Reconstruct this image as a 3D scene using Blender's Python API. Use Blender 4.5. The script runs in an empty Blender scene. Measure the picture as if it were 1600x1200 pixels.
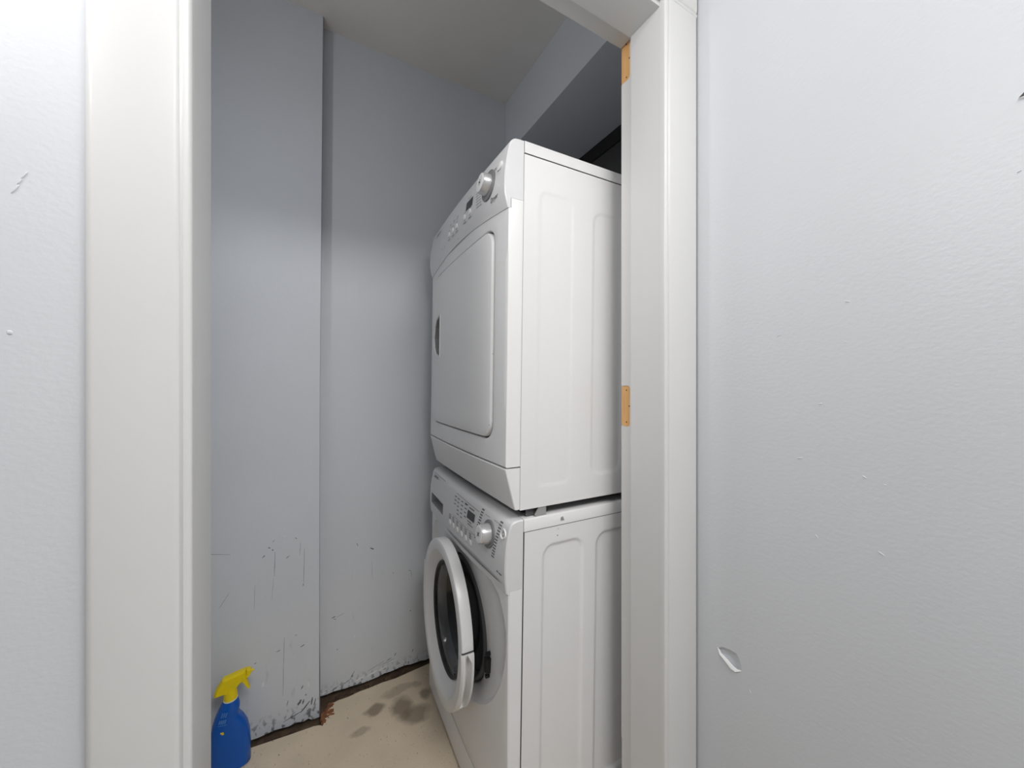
import bpy, bmesh, math, random
from mathutils import Vector, Matrix
random.seed(7)
sc = bpy.context.scene
PI = math.pi

# ------------------------------------------------------------------ camera
YAW = math.radians(28.97)
EYE = 1.14
cd = bpy.data.cameras.new('camera'); cam = bpy.data.objects.new('camera', cd)
sc.collection.objects.link(cam); sc.camera = cam
cd.sensor_width = 36.0; cd.lens = 578/1600*36; cd.clip_start = 0.02
cam.location = (0, 0, EYE); cam.rotation_euler = (PI/2, 0, -YAW)

# ------------------------------------------------------------------ light and exposure
w = bpy.data.worlds.new('world'); sc.world = w; w.use_nodes = True
w.node_tree.nodes['Background'].inputs[0].default_value = (0.9, 0.95, 1.0, 1)
w.node_tree.nodes['Background'].inputs[1].default_value = 0.3
def lamp(name, loc, size, power, col=(1, 1, 1), rot=(0, 0, 0)):
    l = bpy.data.lights.new(name, 'AREA'); l.shape = 'DISK'; l.size = size; l.energy = power; l.color = col
    o = bpy.data.objects.new(name, l); o.location = loc; o.rotation_euler = rot
    sc.collection.objects.link(o); return o
lamp('hall_lamp', (0.35, -0.70, 2.385), 0.90, 29, (1.0, 0.99, 0.975))
lamp('doorway_fill', (-0.60, 0.25, 1.90), 0.30, 6.9, (1.0, 0.99, 0.985), (0, -PI/2, 0))  # fill light added beside the doorway, not a fitting of the hall
cl_ = lamp('closet_fill', (-0.42, 0.80, 1.85), 0.12, 1.35, (1.0, 1.0, 1.0), (0, -PI/2, 0))  # unseen fill added inside the closet to even out its light
cl_.data.shape = 'RECTANGLE'; cl_.data.size = 0.35; cl_.data.size_y = 0.06
sc.view_settings.view_transform = 'Standard'; sc.view_settings.look = 'None'
sc.view_settings.gamma = 1.0; sc.view_settings.use_curve_mapping = False
sc.view_settings.exposure = 0.0

# ------------------------------------------------------------------ materials
def srgb(r, g, b):
    f = lambda c: (c/255/12.92) if c/255 <= 0.04045 else ((c/255+0.055)/1.055)**2.4
    return (f(r), f(g), f(b), 1)
def mat(name, col, rough=0.5, metal=0.0, noise=0.0, nscale=6.0, bump=0.0, bscale=60.0, spec=0.5, stretch=(1, 1, 1), coat=0.0):
    m = bpy.data.materials.new(name); m.use_nodes = True
    nt = m.node_tree; b = nt.nodes['Principled BSDF']
    b.inputs['Base Color'].default_value = col; b.inputs['Roughness'].default_value = rough
    b.inputs['Metallic'].default_value = metal; b.inputs['Specular IOR Level'].default_value = spec
    b.inputs['Coat Weight'].default_value = coat
    tc = nt.nodes.new('ShaderNodeTexCoord'); mp = nt.nodes.new('ShaderNodeMapping')
    mp.inputs['Scale'].default_value = stretch
    nt.links.new(tc.outputs['Object'], mp.inputs['Vector'])
    n = nt.nodes.new('ShaderNodeTexNoise'); n.inputs['Scale'].default_value = nscale; n.inputs['Detail'].default_value = 5
    nt.links.new(mp.outputs[0], n.inputs['Vector'])
    r = nt.nodes.new('ShaderNodeMapRange'); r.inputs[1].default_value = 0.3; r.inputs[2].default_value = 0.7
    r.inputs[3].default_value = 1-noise; r.inputs[4].default_value = 1+noise
    nt.links.new(n.outputs[0], r.inputs[0])
    hs = nt.nodes.new('ShaderNodeHueSaturation'); hs.inputs['Color'].default_value = col
    nt.links.new(r.outputs[0], hs.inputs['Value']); nt.links.new(hs.outputs[0], b.inputs['Base Color'])
    if bump:
        n2 = nt.nodes.new('ShaderNodeTexNoise'); n2.inputs['Scale'].default_value = bscale; n2.inputs['Detail'].default_value = 3
        nt.links.new(mp.outputs[0], n2.inputs['Vector'])
        bp = nt.nodes.new('ShaderNodeBump'); bp.inputs['Strength'].default_value = bump; bp.inputs['Distance'].default_value = 0.002
        nt.links.new(n2.outputs[0], bp.inputs['Height']); nt.links.new(bp.outputs[0], b.inputs['Normal'])
    return m
WALLC = srgb(218, 222, 228)
def wall_material():
    # blue-grey wall paint: roller texture, faint vertical runs and small dark scuffs low down
    m = mat('closet_paint', WALLC, 0.48, bump=0.12, bscale=150, noise=0.02, nscale=3)
    nt = m.node_tree; b = nt.nodes['Principled BSDF']; hs = [n for n in nt.nodes if n.bl_idname == 'ShaderNodeHueSaturation'][0]
    tc = [n for n in nt.nodes if n.bl_idname == 'ShaderNodeTexCoord'][0]
    def noise(scale, stretch, lo, hi, detail=4):
        mp = nt.nodes.new('ShaderNodeMapping'); mp.inputs['Scale'].default_value = stretch
        nt.links.new(tc.outputs['Object'], mp.inputs['Vector'])
        n = nt.nodes.new('ShaderNodeTexNoise'); n.inputs['Scale'].default_value = scale; n.inputs['Detail'].default_value = detail
        nt.links.new(mp.outputs[0], n.inputs['Vector'])
        r = nt.nodes.new('ShaderNodeMapRange'); r.inputs[1].default_value = lo; r.inputs[2].default_value = hi
        nt.links.new(n.outputs[0], r.inputs[0]); return r.outputs[0]
    def math_(op, a, c, v=None):
        n = nt.nodes.new('ShaderNodeMath'); n.operation = op; nt.links.new(a, n.inputs[0])
        if c is not None: nt.links.new(c, n.inputs[1])
        else: n.inputs[1].default_value = v
        n.use_clamp = True
        return n.outputs[0]
    sep = nt.nodes.new('ShaderNodeSeparateXYZ'); nt.links.new(tc.outputs['Object'], sep.inputs[0])
    def band(lo, hi):
        r = nt.nodes.new('ShaderNodeMapRange'); r.inputs[1].default_value = lo; r.inputs[2].default_value = hi
        nt.links.new(sep.outputs[2], r.inputs[0]); return r.outputs[0]
    runs = math_('MULTIPLY', noise(60, (1, 1, 0.06), 0.60, 0.72), band(1.75, 1.5))
    runs = math_('MULTIPLY', runs, None, 0.10)
    scuff = math_('MULTIPLY', noise(38, (1, 1, 0.35), 0.66, 0.74), band(0.7, 0.2))
    low = math_('MULTIPLY', noise(75, (1, 1, 0.7), 0.53, 0.60, 8), band(0.055, 0.012))
    dirt = math_('MAXIMUM', math_('MULTIPLY', scuff, None, 0.16), math_('MULTIPLY', low, None, 0.75))
    mx = nt.nodes.new('ShaderNodeMix'); mx.data_type = 'RGBA'
    nt.links.new(runs, mx.inputs[0]); nt.links.new(hs.outputs[0], mx.inputs[6]); mx.inputs[7].default_value = srgb(235, 238, 242)
    m2 = nt.nodes.new('ShaderNodeMix'); m2.data_type = 'RGBA'
    nt.links.new(dirt, m2.inputs[0]); nt.links.new(mx.outputs[2], m2.inputs[6]); m2.inputs[7].default_value = srgb(60, 62, 68)
    nt.links.new(m2.outputs[2], b.inputs['Base Color'])
    return m
M = {}
M['closet_wall'] = wall_material()
M['hall_wall'] = mat('hall_paint', srgb(212, 215, 219), 0.45, bump=0.13, bscale=120, noise=0.012, nscale=2, stretch=(1, 1, 1.4))
M['ceiling'] = mat('ceiling_paint', srgb(232, 229, 225), 0.8, noise=0.02, bump=0.2, bscale=120)
M['trim'] = mat('trim_paint', srgb(217, 217, 216), 0.38, noise=0.008, nscale=5, bump=0.05, bscale=25)
M['black_wall'] = mat('right_wall_dark', srgb(60, 60, 61), 0.6, noise=0.3, nscale=5)  # plain dark grey for the right wall of the closet
M['black_edge'] = mat('black_edge', srgb(24, 24, 25), 0.7, noise=0.2)
M['hall_floor'] = mat('hall_floor', srgb(170, 160, 148), 0.5, noise=0.08)
M['enamel'] = mat('white_enamel', srgb(234, 234, 234), 0.28, noise=0.004, nscale=3, coat=0.2)
M['plastic'] = mat('white_plastic', srgb(236, 236, 236), 0.33, noise=0.004, nscale=3)
M['panel_plastic'] = mat('panel_plastic', srgb(222, 222, 223), 0.30, noise=0.004)
M['seam'] = mat('dark_seam', srgb(70, 70, 72), 0.7)
M['dark'] = mat('black_rubber', srgb(26, 26, 27), 0.55)
M['gasket'] = mat('grey_gasket', srgb(86, 87, 90), 0.5)
M['display'] = mat('display', srgb(38, 38, 40), 0.2)
M['print'] = mat('grey_print', srgb(104, 104, 108), 0.6)
M['print_light'] = mat('pale_grey_print', srgb(150, 150, 153), 0.6)
M['ring'] = mat('dial_ring', srgb(128, 128, 131), 0.4, noise=0.05, nscale=120)
M['silver'] = mat('silver_knob', srgb(215, 215, 216), 0.25, metal=0.55)
M['wood'] = mat('bare_pine', srgb(222, 172, 112), 0.6, noise=0.14, nscale=14, stretch=(6, 6, 0.6))
M['hole'] = mat('screw_hole', srgb(52, 34, 22), 0.9)
M['wall_edge'] = mat('board_edge', srgb(176, 158, 134), 0.9, noise=0.25, nscale=60)
M['chip'] = mat('bare_plaster', srgb(240, 240, 240), 0.8)
M['scuff'] = mat('scuff', srgb(112, 115, 122), 0.7)
M['yellow'] = mat('yellow_plastic', srgb(248, 222, 12), 0.35, noise=0.03, nscale=30)
M['blue'] = mat('blue_plastic', srgb(0, 92, 190), 0.25, noise=0.05, nscale=8)
M['cream'] = mat('white_collar', srgb(235, 235, 230), 0.4)
M['blueprint'] = mat('pale_blue_print', srgb(120, 175, 225), 0.5)
M['rust'] = mat('rusty_debris', srgb(140, 92, 62), 0.95, noise=0.5, nscale=60, bump=1.0, bscale=90)
M['pocket'] = mat('pocket_shade', srgb(158, 158, 160), 0.5)  # recess plastic made darker: the shade inside is put into the colour
M['drum'] = mat('drum_steel', srgb(70, 70, 72), 0.45, metal=0.5)
M['joint'] = mat('paint_joint', srgb(122, 126, 134), 0.7)
M['steel'] = mat('galvanised', srgb(190, 190, 190), 0.4, metal=0.6)
def glass_material():
    m = bpy.data.materials.new('door_glass'); m.use_nodes = True; b = m.node_tree.nodes['Principled BSDF']
    b.inputs['Base Color'].default_value = (0.5, 0.51, 0.52, 1); b.inputs['Roughness'].default_value = 0.12; b.inputs['Specular IOR Level'].default_value = 0.25
    b.inputs['Transmission Weight'].default_value = 1.0; b.inputs['IOR'].default_value = 1.45
    return m
M['glass'] = glass_material()
def concrete():
    m = mat('concrete', srgb(222, 206, 182), 0.85, noise=0.07, nscale=7, bump=0.6, bscale=220)
    nt = m.node_tree; b = nt.nodes['Principled BSDF']; hs = [n for n in nt.nodes if n.bl_idname == 'ShaderNodeHueSaturation'][0]
    tc = [n for n in nt.nodes if n.bl_idname == 'ShaderNodeTexCoord'][0]
    prev = hs.outputs[0]
    def layer(fac, col, prev):
        mx = nt.nodes.new('ShaderNodeMix'); mx.data_type = 'RGBA'; nt.links.new(fac, mx.inputs[0])
        nt.links.new(prev, mx.inputs[6]); mx.inputs[7].default_value = col; return mx.outputs[2]
    dist = nt.nodes.new('ShaderNodeTexNoise'); dist.inputs['Scale'].default_value = 16; dist.inputs['Detail'].default_value = 4
    nt.links.new(tc.outputs['Object'], dist.inputs['Vector'])
    va = nt.nodes.new('ShaderNodeVectorMath'); va.operation = 'MULTIPLY_ADD'
    nt.links.new(dist.outputs['Color'], va.inputs[0]); va.inputs[1].default_value = (0.05, 0.05, 0); nt.links.new(tc.outputs['Object'], va.inputs[2])
    for cx, cy, sx, sy, k in STAINS:
        s = nt.nodes.new('ShaderNodeVectorMath'); s.operation = 'SUBTRACT'; nt.links.new(va.outputs[0], s.inputs[0]); s.inputs[1].default_value = (cx+0.025, cy+0.025, 0)
        d = nt.nodes.new('ShaderNodeVectorMath'); d.operation = 'MULTIPLY'; nt.links.new(s.outputs[0], d.inputs[0]); d.inputs[1].default_value = (1/sx, 1/sy, 0)
        l = nt.nodes.new('ShaderNodeVectorMath'); l.operation = 'LENGTH'; nt.links.new(d.outputs[0], l.inputs[0])
        r = nt.nodes.new('ShaderNodeMapRange'); r.inputs[1].default_value = 0.65; r.inputs[2].default_value = 1.25; r.inputs[3].default_value = k; r.inputs[4].default_value = 0
        nt.links.new(l.outputs['Value'], r.inputs[0])
        prev = layer(r.outputs[0], srgb(104, 86, 66), prev)
    n = nt.nodes.new('ShaderNodeTexNoise'); n.inputs['Scale'].default_value = 110; n.inputs['Detail'].default_value = 3
    nt.links.new(tc.outputs['Object'], n.inputs['Vector'])
    r = nt.nodes.new('ShaderNodeMapRange'); r.inputs[1].default_value = 0.66; r.inputs[2].default_value = 0.72; r.inputs[3].default_value = 0; r.inputs[4].default_value = 0.6
    nt.links.new(n.outputs[0], r.inputs[0]); prev = layer(r.outputs[0], srgb(90, 76, 62), prev)
    nt.links.new(prev, b.inputs['Base Color'])
    return m
STAINS = [(0.205, 1.365, 0.034, 0.020, 0.65), (0.30, 1.41, 0.06, 0.018, 0.35), (0.29, 1.33, 0.035, 0.05, 0.65),
          (0.33, 1.28, 0.045, 0.035, 0.6), (0.385, 1.345, 0.022, 0.022, 0.6), (0.155, 1.30, 0.03, 0.015, 0.4), (0.36, 1.40, 0.02, 0.015, 0.3)]
M['concrete'] = concrete()
M['dirt'] = mat('dark_dirt', srgb(92, 76, 60), 0.95, noise=0.4, nscale=40, bump=0.8, bscale=80)

# ------------------------------------------------------------------ mesh helpers
def link(name, verts, faces, m, parent=None, smooth=None, kind=None, mats=None, fm=None):
    me = bpy.data.meshes.new(name); me.from_pydata([tuple(v) for v in verts], [], faces)
    bm = bmesh.new(); bm.from_mesh(me); bmesh.ops.remove_doubles(bm, verts=bm.verts, dist=1e-6) if fm is None else None
    bmesh.ops.recalc_face_normals(bm, faces=bm.faces); bm.to_mesh(me); bm.free()
    for mm in (mats or [m]): me.materials.append(mm)
    if fm:
        for p, i in zip(me.polygons, fm): p.material_index = i
    if smooth:
        me.polygons.foreach_set('use_smooth', [True]*len(me.polygons))
        me.set_sharp_from_angle(angle=math.radians(smooth))
    o = bpy.data.objects.new(name, me); sc.collection.objects.link(o)
    if parent: o.parent = parent
    if kind: o['kind'] = kind
    return o
def box(x0, y0, z0, x1, y1, z1):
    v = [(x, y, z) for x in (x0, x1) for y in (y0, y1) for z in (z0, z1)]
    return v, [(0, 1, 3, 2), (4, 6, 7, 5), (0, 4, 5, 1), (2, 3, 7, 6), (0, 2, 6, 4), (1, 5, 7, 3)]
class G:
    """collects pieces of one mesh"""
    def __init__(s): s.v = []; s.f = []
    def add(s, vf):
        n = len(s.v); s.v += list(vf[0]); s.f += [tuple(i+n for i in f) for f in vf[1]]; return s
def rings(rs, cap0=False, cap1=False, closed=True):
    """bridge a list of equal-length rings"""
    v = [p for r in rs for p in r]; n = len(rs[0]); f = []
    for k in range(len(rs)-1):
        for i in range(n if closed else n-1):
            j = (i+1) % n
            f.append((k*n+i, k*n+j, (k+1)*n+j, (k+1)*n+i))
    if cap0: f.append(tuple(range(n)))
    if cap1: f.append(tuple((len(rs)-1)*n+i for i in range(n)))
    return v, f
def ray_poly(poly, c, angs):
    out = []
    for a in angs:
        d = (math.cos(a), math.sin(a)); best = None
        for i in range(len(poly)):
            p, q = poly[i], poly[(i+1) % len(poly)]
            ex, ey = q[0]-p[0], q[1]-p[1]; den = d[0]*ey-d[1]*ex
            if abs(den) < 1e-12: continue
            t = ((p[0]-c[0])*ey-(p[1]-c[1])*ex)/den; s = ((p[0]-c[0])*d[1]-(p[1]-c[1])*d[0])/den
            if t > 0 and -1e-6 <= s <= 1+1e-6 and (best is None or t > best): best = t
        out.append((c[0]+d[0]*best, c[1]+d[1]*best))
    return out
def rrect(x0, y0, x1, y1, r, n=8):
    pts = []
    for cx, cy, a0 in ((x1-r, y1-r, 0), (x0+r, y1-r, PI/2), (x0+r, y0+r, PI), (x1-r, y0+r, 1.5*PI)):
        for i in range(n+1):
            a = a0+i*PI/2/n; pts.append((cx+r*math.cos(a), cy+r*math.sin(a)))
    return pts
def angles(c, n, polys):
    s = set(round(i*2*PI/n, 6) for i in range(n))
    for poly in polys:
        for p in poly: s.add(round(math.atan2(p[1]-c[1], p[0]-c[0]) % (2*PI), 6))
    s = sorted(s); out = [s[0]]
    for a in s[1:]:
        if a-out[-1] > 1e-4: out.append(a)
    return out
def lerp_ring(a, b, t): return [tuple(p[i]+(q[i]-p[i])*t for i in range(3)) for p, q in zip(a, b)]
def interp(tab, z):
    tab = sorted(tab, key=lambda q: q[1])
    if z <= tab[0][1]: return tab[0][0]
    for (x0, z0), (x1, z1) in zip(tab, tab[1:]):
        if z <= z1: return x0+(x1-x0)*(z-z0)/max(1e-9, z1-z0)
    return tab[-1][0]
def prism(poly, z0, z1, axis='z', cen=False):
    n = len(poly)
    if axis == 'z': v = [(x, y, z0) for x, y in poly]+[(x, y, z1) for x, y in poly]
    else: v = [(x, z0, y) for x, y in poly]+[(x, z1, y) for x, y in poly]
    return v, [tuple(range(n)), tuple(range(2*n-1, n-1, -1))]+[(i, (i+1) % n, n+(i+1) % n, n+i) for i in range(n)]
def empty(name, loc, rz=0, label=None, cat=None, group=None, kind=None):
    o = bpy.data.objects.new(name, None); o.location = loc; o.rotation_euler = (0, 0, rz); o.empty_display_size = 0.1
    sc.collection.objects.link(o)
    for k, v in (('label', label), ('category', cat), ('group', group), ('kind', kind)):
        if v: o[k] = v
    return o

# ------------------------------------------------------------------ the setting
XE = 0.885
YD = 0.55        # hall face of the door wall
YC = 0.675       # closet face of the door wall
YB = 1.50        # back wall of the closet
XR = 1.113       # right wall of the closet
CH = 2.425       # ceiling height
JL, JR = -0.125, 0.684   # jamb faces
HEAD = 1.975

# door wall: left piece, right piece (with the torn gouge), header
g = G()
g.add(box(-2.6, YD, 0, JL-0.02, YC, CH)); g.add(box(JL-0.02, YD, HEAD+0.02, JR+0.02, YC, CH)); g.add(box(JR+0.02, YD, 0, 1.2, YC, CH))
link_front = g
wall_front = link('wall_front', g.v, g.f, M['hall_wall'], kind='structure', smooth=30)
# hall wall on the right, square to the door wall, with a torn gouge
XW_ = 0.785
gouge = [(0.4888, 0.5642), (0.4802, 0.5702), (0.4636, 0.5744), (0.4502, 0.5749), (0.4436, 0.5644), (0.4410, 0.5529), (0.4397, 0.5471), (0.4502, 0.5387), (0.4595, 0.5391), (0.4704, 0.5455), (0.4845, 0.5529)]
gc = (0.462, 0.558)
orect = [(-2.4, 0), (YD, 0), (YD, CH), (-2.4, CH)]
an = angles(gc, 64, [orect, gouge])
O_ = ray_poly(orect, gc, an); I_ = ray_poly(gouge, gc, an)
sh = lambda pts, k, x, dy=0, dz=0: [(x, gc[0]+(p[0]-gc[0])*k+dy, gc[1]+(p[1]-gc[1])*k+dz) for p in pts]
rg = [[(XW_+0.1, p[0], p[1]) for p in O_], [(XW_, p[0], p[1]) for p in O_], sh(I_, 1.12, XW_), sh(I_, 1.0, XW_+0.0004), sh(I_, 0.94, XW_+0.006, 0, 0.0010), sh(I_, 0.25, XW_+0.009)]
wall_side = link('wall_hall_right', *rings(rg, True, True), M['hall_wall'], kind='structure')
# torn white paper lip along the lower edge of the gouge
low = [(0.4900, 0.5650), (0.4845, 0.5529), (0.4704, 0.5455), (0.4595, 0.5391), (0.4502, 0.5385), (0.4390, 0.5465)]
rs = []
for i, p in enumerate(low):
    t = [0.1, 0.6, 1.0, 1.25, 1.1, 0.2][i]
    rs.append([(XW_-0.0003, p[0]+0.001*t, p[1]-0.0022*t), (XW_-0.0022*t-0.0003, p[0], p[1]), (XW_-0.0006*t, p[0]-0.0022*t, p[1]+0.0045*t), (XW_+0.003, p[0]-0.0015*t, p[1]+0.004*t)])
link('torn_edge', *rings(rs, True, True), M['chip'], wall_side, smooth=60)
def bumps(spec, put, parent, h0=0.0008):
    g = G()
    for cx, cz, a, b_, rot in spec:
        n = 12
        ring = lambda k, h: [put(cx+k*(a*math.cos(t)*math.cos(rot)-b_*math.sin(t)*math.sin(rot)), h, cz+k*(a*math.cos(t)*math.sin(rot)+b_*math.sin(t)*math.cos(rot))) for t in [i*2*PI/n for i in range(n)]]
        g.add(rings([ring(1, -0.0001), ring(0.8, h0*0.8), ring(0.35, h0)], False, True))
    link('paint_bump', g.v, g.f, M['hall_wall'], parent, smooth=50, kind='stuff')
bumps([(-0.2526, 1.19, 0.0022, 0.0024, 0.4), (-0.249, 1.33, 0.001, 0.006, -0.5), (-0.243, 1.345, 0.0008, 0.005, -0.5), (-0.246, 1.338, 0.0008, 0.004, -0.5)], lambda x, h, z: (x, YD-h, z), wall_front)
bumps([(0.3046, 1.1053, 0.0030, 0.0012, -0.3), (0.422, 0.5176, 0.0030, 0.0008, 0.9), (0.370, 1.232, 0.0045, 0.0008, -0.4), (0.2675, 1.277, 0.0035, 0.0010, 0.3), (0.2700, 1.210, 0.0016, 0.0008, 0), (0.335, 1.005, 0.0045, 0.0008, -0.2),
       (0.246, 0.990, 0.0030, 0.0010, 0.6), (0.098, 1.408, 0.0022, 0.0008, -0.5), (0.226, 0.875, 0.0045, 0.0007, 0.5), (0.31, 0.872, 0.003, 0.0007, 0.8), (0.222, 0.983, 0.0012, 0.001, 0)], lambda y, h, z: (XW_-h, y, z), wall_side)
# second tear higher up, at the edge of the view
v, f = rings([[(XW_-0.0003, 0.0985, 1.5010), (XW_-0.0003, 0.0940, 1.5060), (XW_-0.0003, 0.0890, 1.5050), (XW_-0.0003, 0.0900, 1.5000)]], True)
link('torn_edge', v, f, M['seam'], wall_side)
v, f = rings([[(XW_-0.0004, 0.0990, 1.5005), (XW_-0.0004, 0.0900, 1.5000), (XW_-0.0004, 0.0900, 1.4975), (XW_-0.0004, 0.0960, 1.4975)], [(XW_-0.0016, 0.0975, 1.5000), (XW_-0.0018, 0.0910, 1.4996), (XW_-0.0016, 0.0910, 1.4982), (XW_-0.0014, 0.0950, 1.4985)]], False, True)
link('torn_edge', v, f, M['chip'], wall_side)

g = None
# back wall of the closet: a board whose foot stops just above the slab, and a second board standing proud on the left
wb = empty('wall_back', (0, YB, 0), kind='structure')
Y0 = 0.0
def sub(v): return [(x, y-YB, z) for x, y, z in v]
v, f = box(0.0, YB, 0.010, XR+0.1, YB+0.012, CH)
# a slightly ragged foot
n = 60; vv = []; ff = []
top = [(0.0+i*(XR+0.1)/n, CH) for i in range(n+1)]
bot = [(0.0+i*(XR+0.1)/n, 0.010+0.004*random.random()*(1 if i % 3 else 0.2)+0.003*math.sin(i*0.5)) for i in range(n+1)]
vv = [(x, 0, z) for x, z in top]+[(x, 0, z) for x, z in bot]+[(x, 0.012, z) for x, z in bot]
for i in range(n):
    ff.append((i, i+1, n+1+i+1, n+1+i)); ff.append((n+1+i, n+1+i+1, 2*(n+1)+i+1, 2*(n+1)+i))
link('wall_board', vv, ff, None, wb, mats=[M['closet_wall'], M['wall_edge']], fm=[k % 2 for k in range(2*n)])
link('wall_core', *[a for a in (sub(box(-0.5, YB+0.02, 0, XR+0.1, YB+0.06, CH)[0]), box(0, 0, 0, 1, 1, 1)[1])], M['dirt'], wb)
# proud board: right edge leans a little; foot broken near its corner
YP = 1.45
pp = [(-0.5, CH), (0.0485, CH), (0.0385, 1.14), (0.0365, 0.12), (0.0365, -0.018), (0.014, -0.018), (0.004, -0.009), (-0.012, -0.013), (-0.03, -0.007), (-0.055, -0.010), (-0.09, -0.005), (-0.14, -0.009), (-0.2, -0.006), (-0.5, -0.006)]
v, f = prism(pp, YP-YB, -0.001, axis='y')
link('wall_panel', v, f, M['closet_wall'], wb)
# dark joint where the boards meet
link('joint', *prism([(0.0370, -0.02), (0.0392, -0.02), (0.0400, 0.12), (0.0380, 0.3), (0.0394, 1.14), (0.0498, CH), (0.0480, CH), (0.0384, 1.14), (0.0370, 0.3)], YP-YB+0.002, -0.0006, axis='y'), M['joint'], wb)
# scratches, drips and paint chips (position x, z on the board, measured)
def marks(name, y, items, m):
    g = G()
    for (x0, z0, x1, z1, wd) in items:
        dx, dz = x1-x0, z1-z0; L = math.hypot(dx, dz); nx, nz = -dz/L*wd, dx/L*wd
        k = 5; a = []; b = []
        for i in range(k+1):
            t = i/k; e = math.sin(PI*min(max(t, .08), .92))**0.5*(0.7+0.6*random.random())
            j = wd*(random.random()-0.5)
            a.append((x0+dx*t+nx*(e+j/wd*0.5), y, z0+dz*t+nz*(e+j/wd*0.5))); b.append((x0+dx*t-nx*(e-j/wd*0.5), y, z0+dz*t-nz*(e-j/wd*0.5)))
        g.add(rings([a, b], closed=False))
    o = link(name, g.v, g.f, m, wb, kind='stuff'); return o
yl = YP-YB-0.0004
marks('scuff_mark', yl, [(-0.093, 0.585, -0.095, 0.505, 0.0006), (-0.097, 0.50, -0.102, 0.428, 0.0003), (-0.008, 0.58, -0.011, 0.455, 0.0005), (-0.0115, 0.458, -0.0118, 0.451, 0.0012),
    (-0.067, 0.292, -0.069, 0.20, 0.0005), (-0.069, 0.20, -0.071, 0.10, 0.0006), (-0.27, 0.616, -0.212, 0.602, 0.0006), (-0.128, 0.572, -0.121, 0.580, 0.0016), (-0.112, 0.603, -0.106, 0.60, 0.0015),
    (-0.102, 0.593, -0.097, 0.592, 0.0016), (-0.062, 0.556, -0.052, 0.563, 0.0010), (-0.034, 0.289, -0.032, 0.291, 0.0014), (-0.24, 0.44, -0.215, 0.482, 0.0004), (-0.148, 0.49, -0.150, 0.41, 0.0003),
    (-0.036, 0.62, -0.03, 0.615, 0.0009), (-0.02, 0.60, -0.022, 0.56, 0.0004), (-0.1, 0.617, -0.094, 0.625, 0.0006),
    (-0.15, 0.235, -0.144, 0.236, .0012), (-0.09, 0.252, -0.078, 0.255, .0010), (-0.02, 0.245, -0.008, 0.25, .0016), (-0.018, 0.10, -0.012, 0.112, 0.0015), (-0.06, 0.062, -0.056, 0.078, 0.0012),
    (-0.028, 0.05, -0.018, 0.066, 0.0035), (-0.014, 0.048, -0.010, 0.064, 0.0022), (-0.006, 0.075, -0.002, 0.078, 0.0018), (-0.02, 0.022, 0.008, 0.05, 0.003), (-0.07, 0.012, -0.02, 0.024, 0.0018), (0.012, 0.035, 0.016, 0.06, 0.002), (0.02, 0.03, 0.026, 0.052, 0.0015)], M['scuff'])
marks('paint_chip', yl-0.0001, [(-0.128, 0.155, -0.124, 0.167, 0.0020), (-0.132, 0.153, -0.122, 0.156, 0.0012), (-0.0655, 0.634, -0.0648, 0.629, 0.0013), (-0.065, 0.612, -0.0645, 0.608, 0.0009), (0.004, 0.118, 0.0045, 0.098, 0.0011), (-0.066, 0.66, -0.065, 0.655, 0.0007)], M['chip'])
yr = -0.0004
marks('scuff_mark', yr, [(0.078, 0.285, 0.09, 0.288, 0.002), (0.092, 0.283, 0.121, 0.292, 0.0006), (0.084, 0.28, 0.094, 0.276, 0.001), (0.163, 0.542, 0.167, 0.53, 0.0010), (0.21, 0.513, 0.224, 0.506, 0.0022),
    (0.355, 0.392, 0.366, 0.389, 0.0008), (0.366, 0.389, 0.368, 0.364, 0.0006), (0.095, 0.166, 0.098, 0.163, 0.0014), (0.296, 0.398, 0.2965, 0.395, 0.0018), (0.36, 0.226, 0.366, 0.23, 0.0016), (0.217, 0.462, 0.217, 0.40, 0.0003),
    (0.14, 0.04, 0.155, 0.064, 0.0012), (0.15, 0.05, 0.146, 0.043, 0.0018), (0.30, 0.07, 0.308, 0.078, 0.0018), (0.37, 0.06, 0.374, 0.07, 0.0016), (0.12, 0.03, 0.145, 0.04, 0.001),
    (0.20, 0.045, 0.26, 0.062, 0.0008), (0.24, 0.05, 0.30, 0.058, 0.0007), (0.075, 0.02, 0.10, 0.03, 0.0012), (0.27, 0.06, 0.29, 0.066, 0.0012)], M['scuff'])
marks('paint_chip', yr, [(0.154, 0.201, 0.155, 0.190, 0.0013), (0.16, 0.026, 0.19, 0.030, 0.003), (0.20, 0.026, 0.235, 0.036, 0.004), (0.24, 0.032, 0.27, 0.04, 0.003), (0.045, 0.02, 0.06, 0.024, 0.003), (0.085, 0.018, 0.10, 0.022, 0.002), (0.285, 0.05, 0.30, 0.052, 0.002)], M['chip'])

link('wall_left', *box(-0.52, YC, 0, -0.45, YB+0.06, CH), M['closet_wall'], kind='structure')
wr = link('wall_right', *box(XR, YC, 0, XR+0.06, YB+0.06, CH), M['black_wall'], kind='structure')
link('edge_strip', *prism([(XR-0.012, 2.182), (XR-0.012, 2.135), (XR-0.006, 2.128), (XR, 2.128), (XR, 2.182)], YC+0.001, YB-0.001, axis='y'), M['black_edge'], wr)
# ceilings and the boxed soffit over the machines
cl = link('ceiling', *box(-0.52, YC, CH, XR+0.1, YB+0.06, CH+0.05), M['ceiling'], kind='structure')
link('soffit', *box(0.796, YC+0.0005, 2.1825, XR+0.05, YB-0.0005, CH-0.0005), M['closet_wall'], cl)
link('ceiling', *box(-2.6, -2.4, CH, XE, YC, CH+0.05), M['ceiling'], kind='structure')
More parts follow.
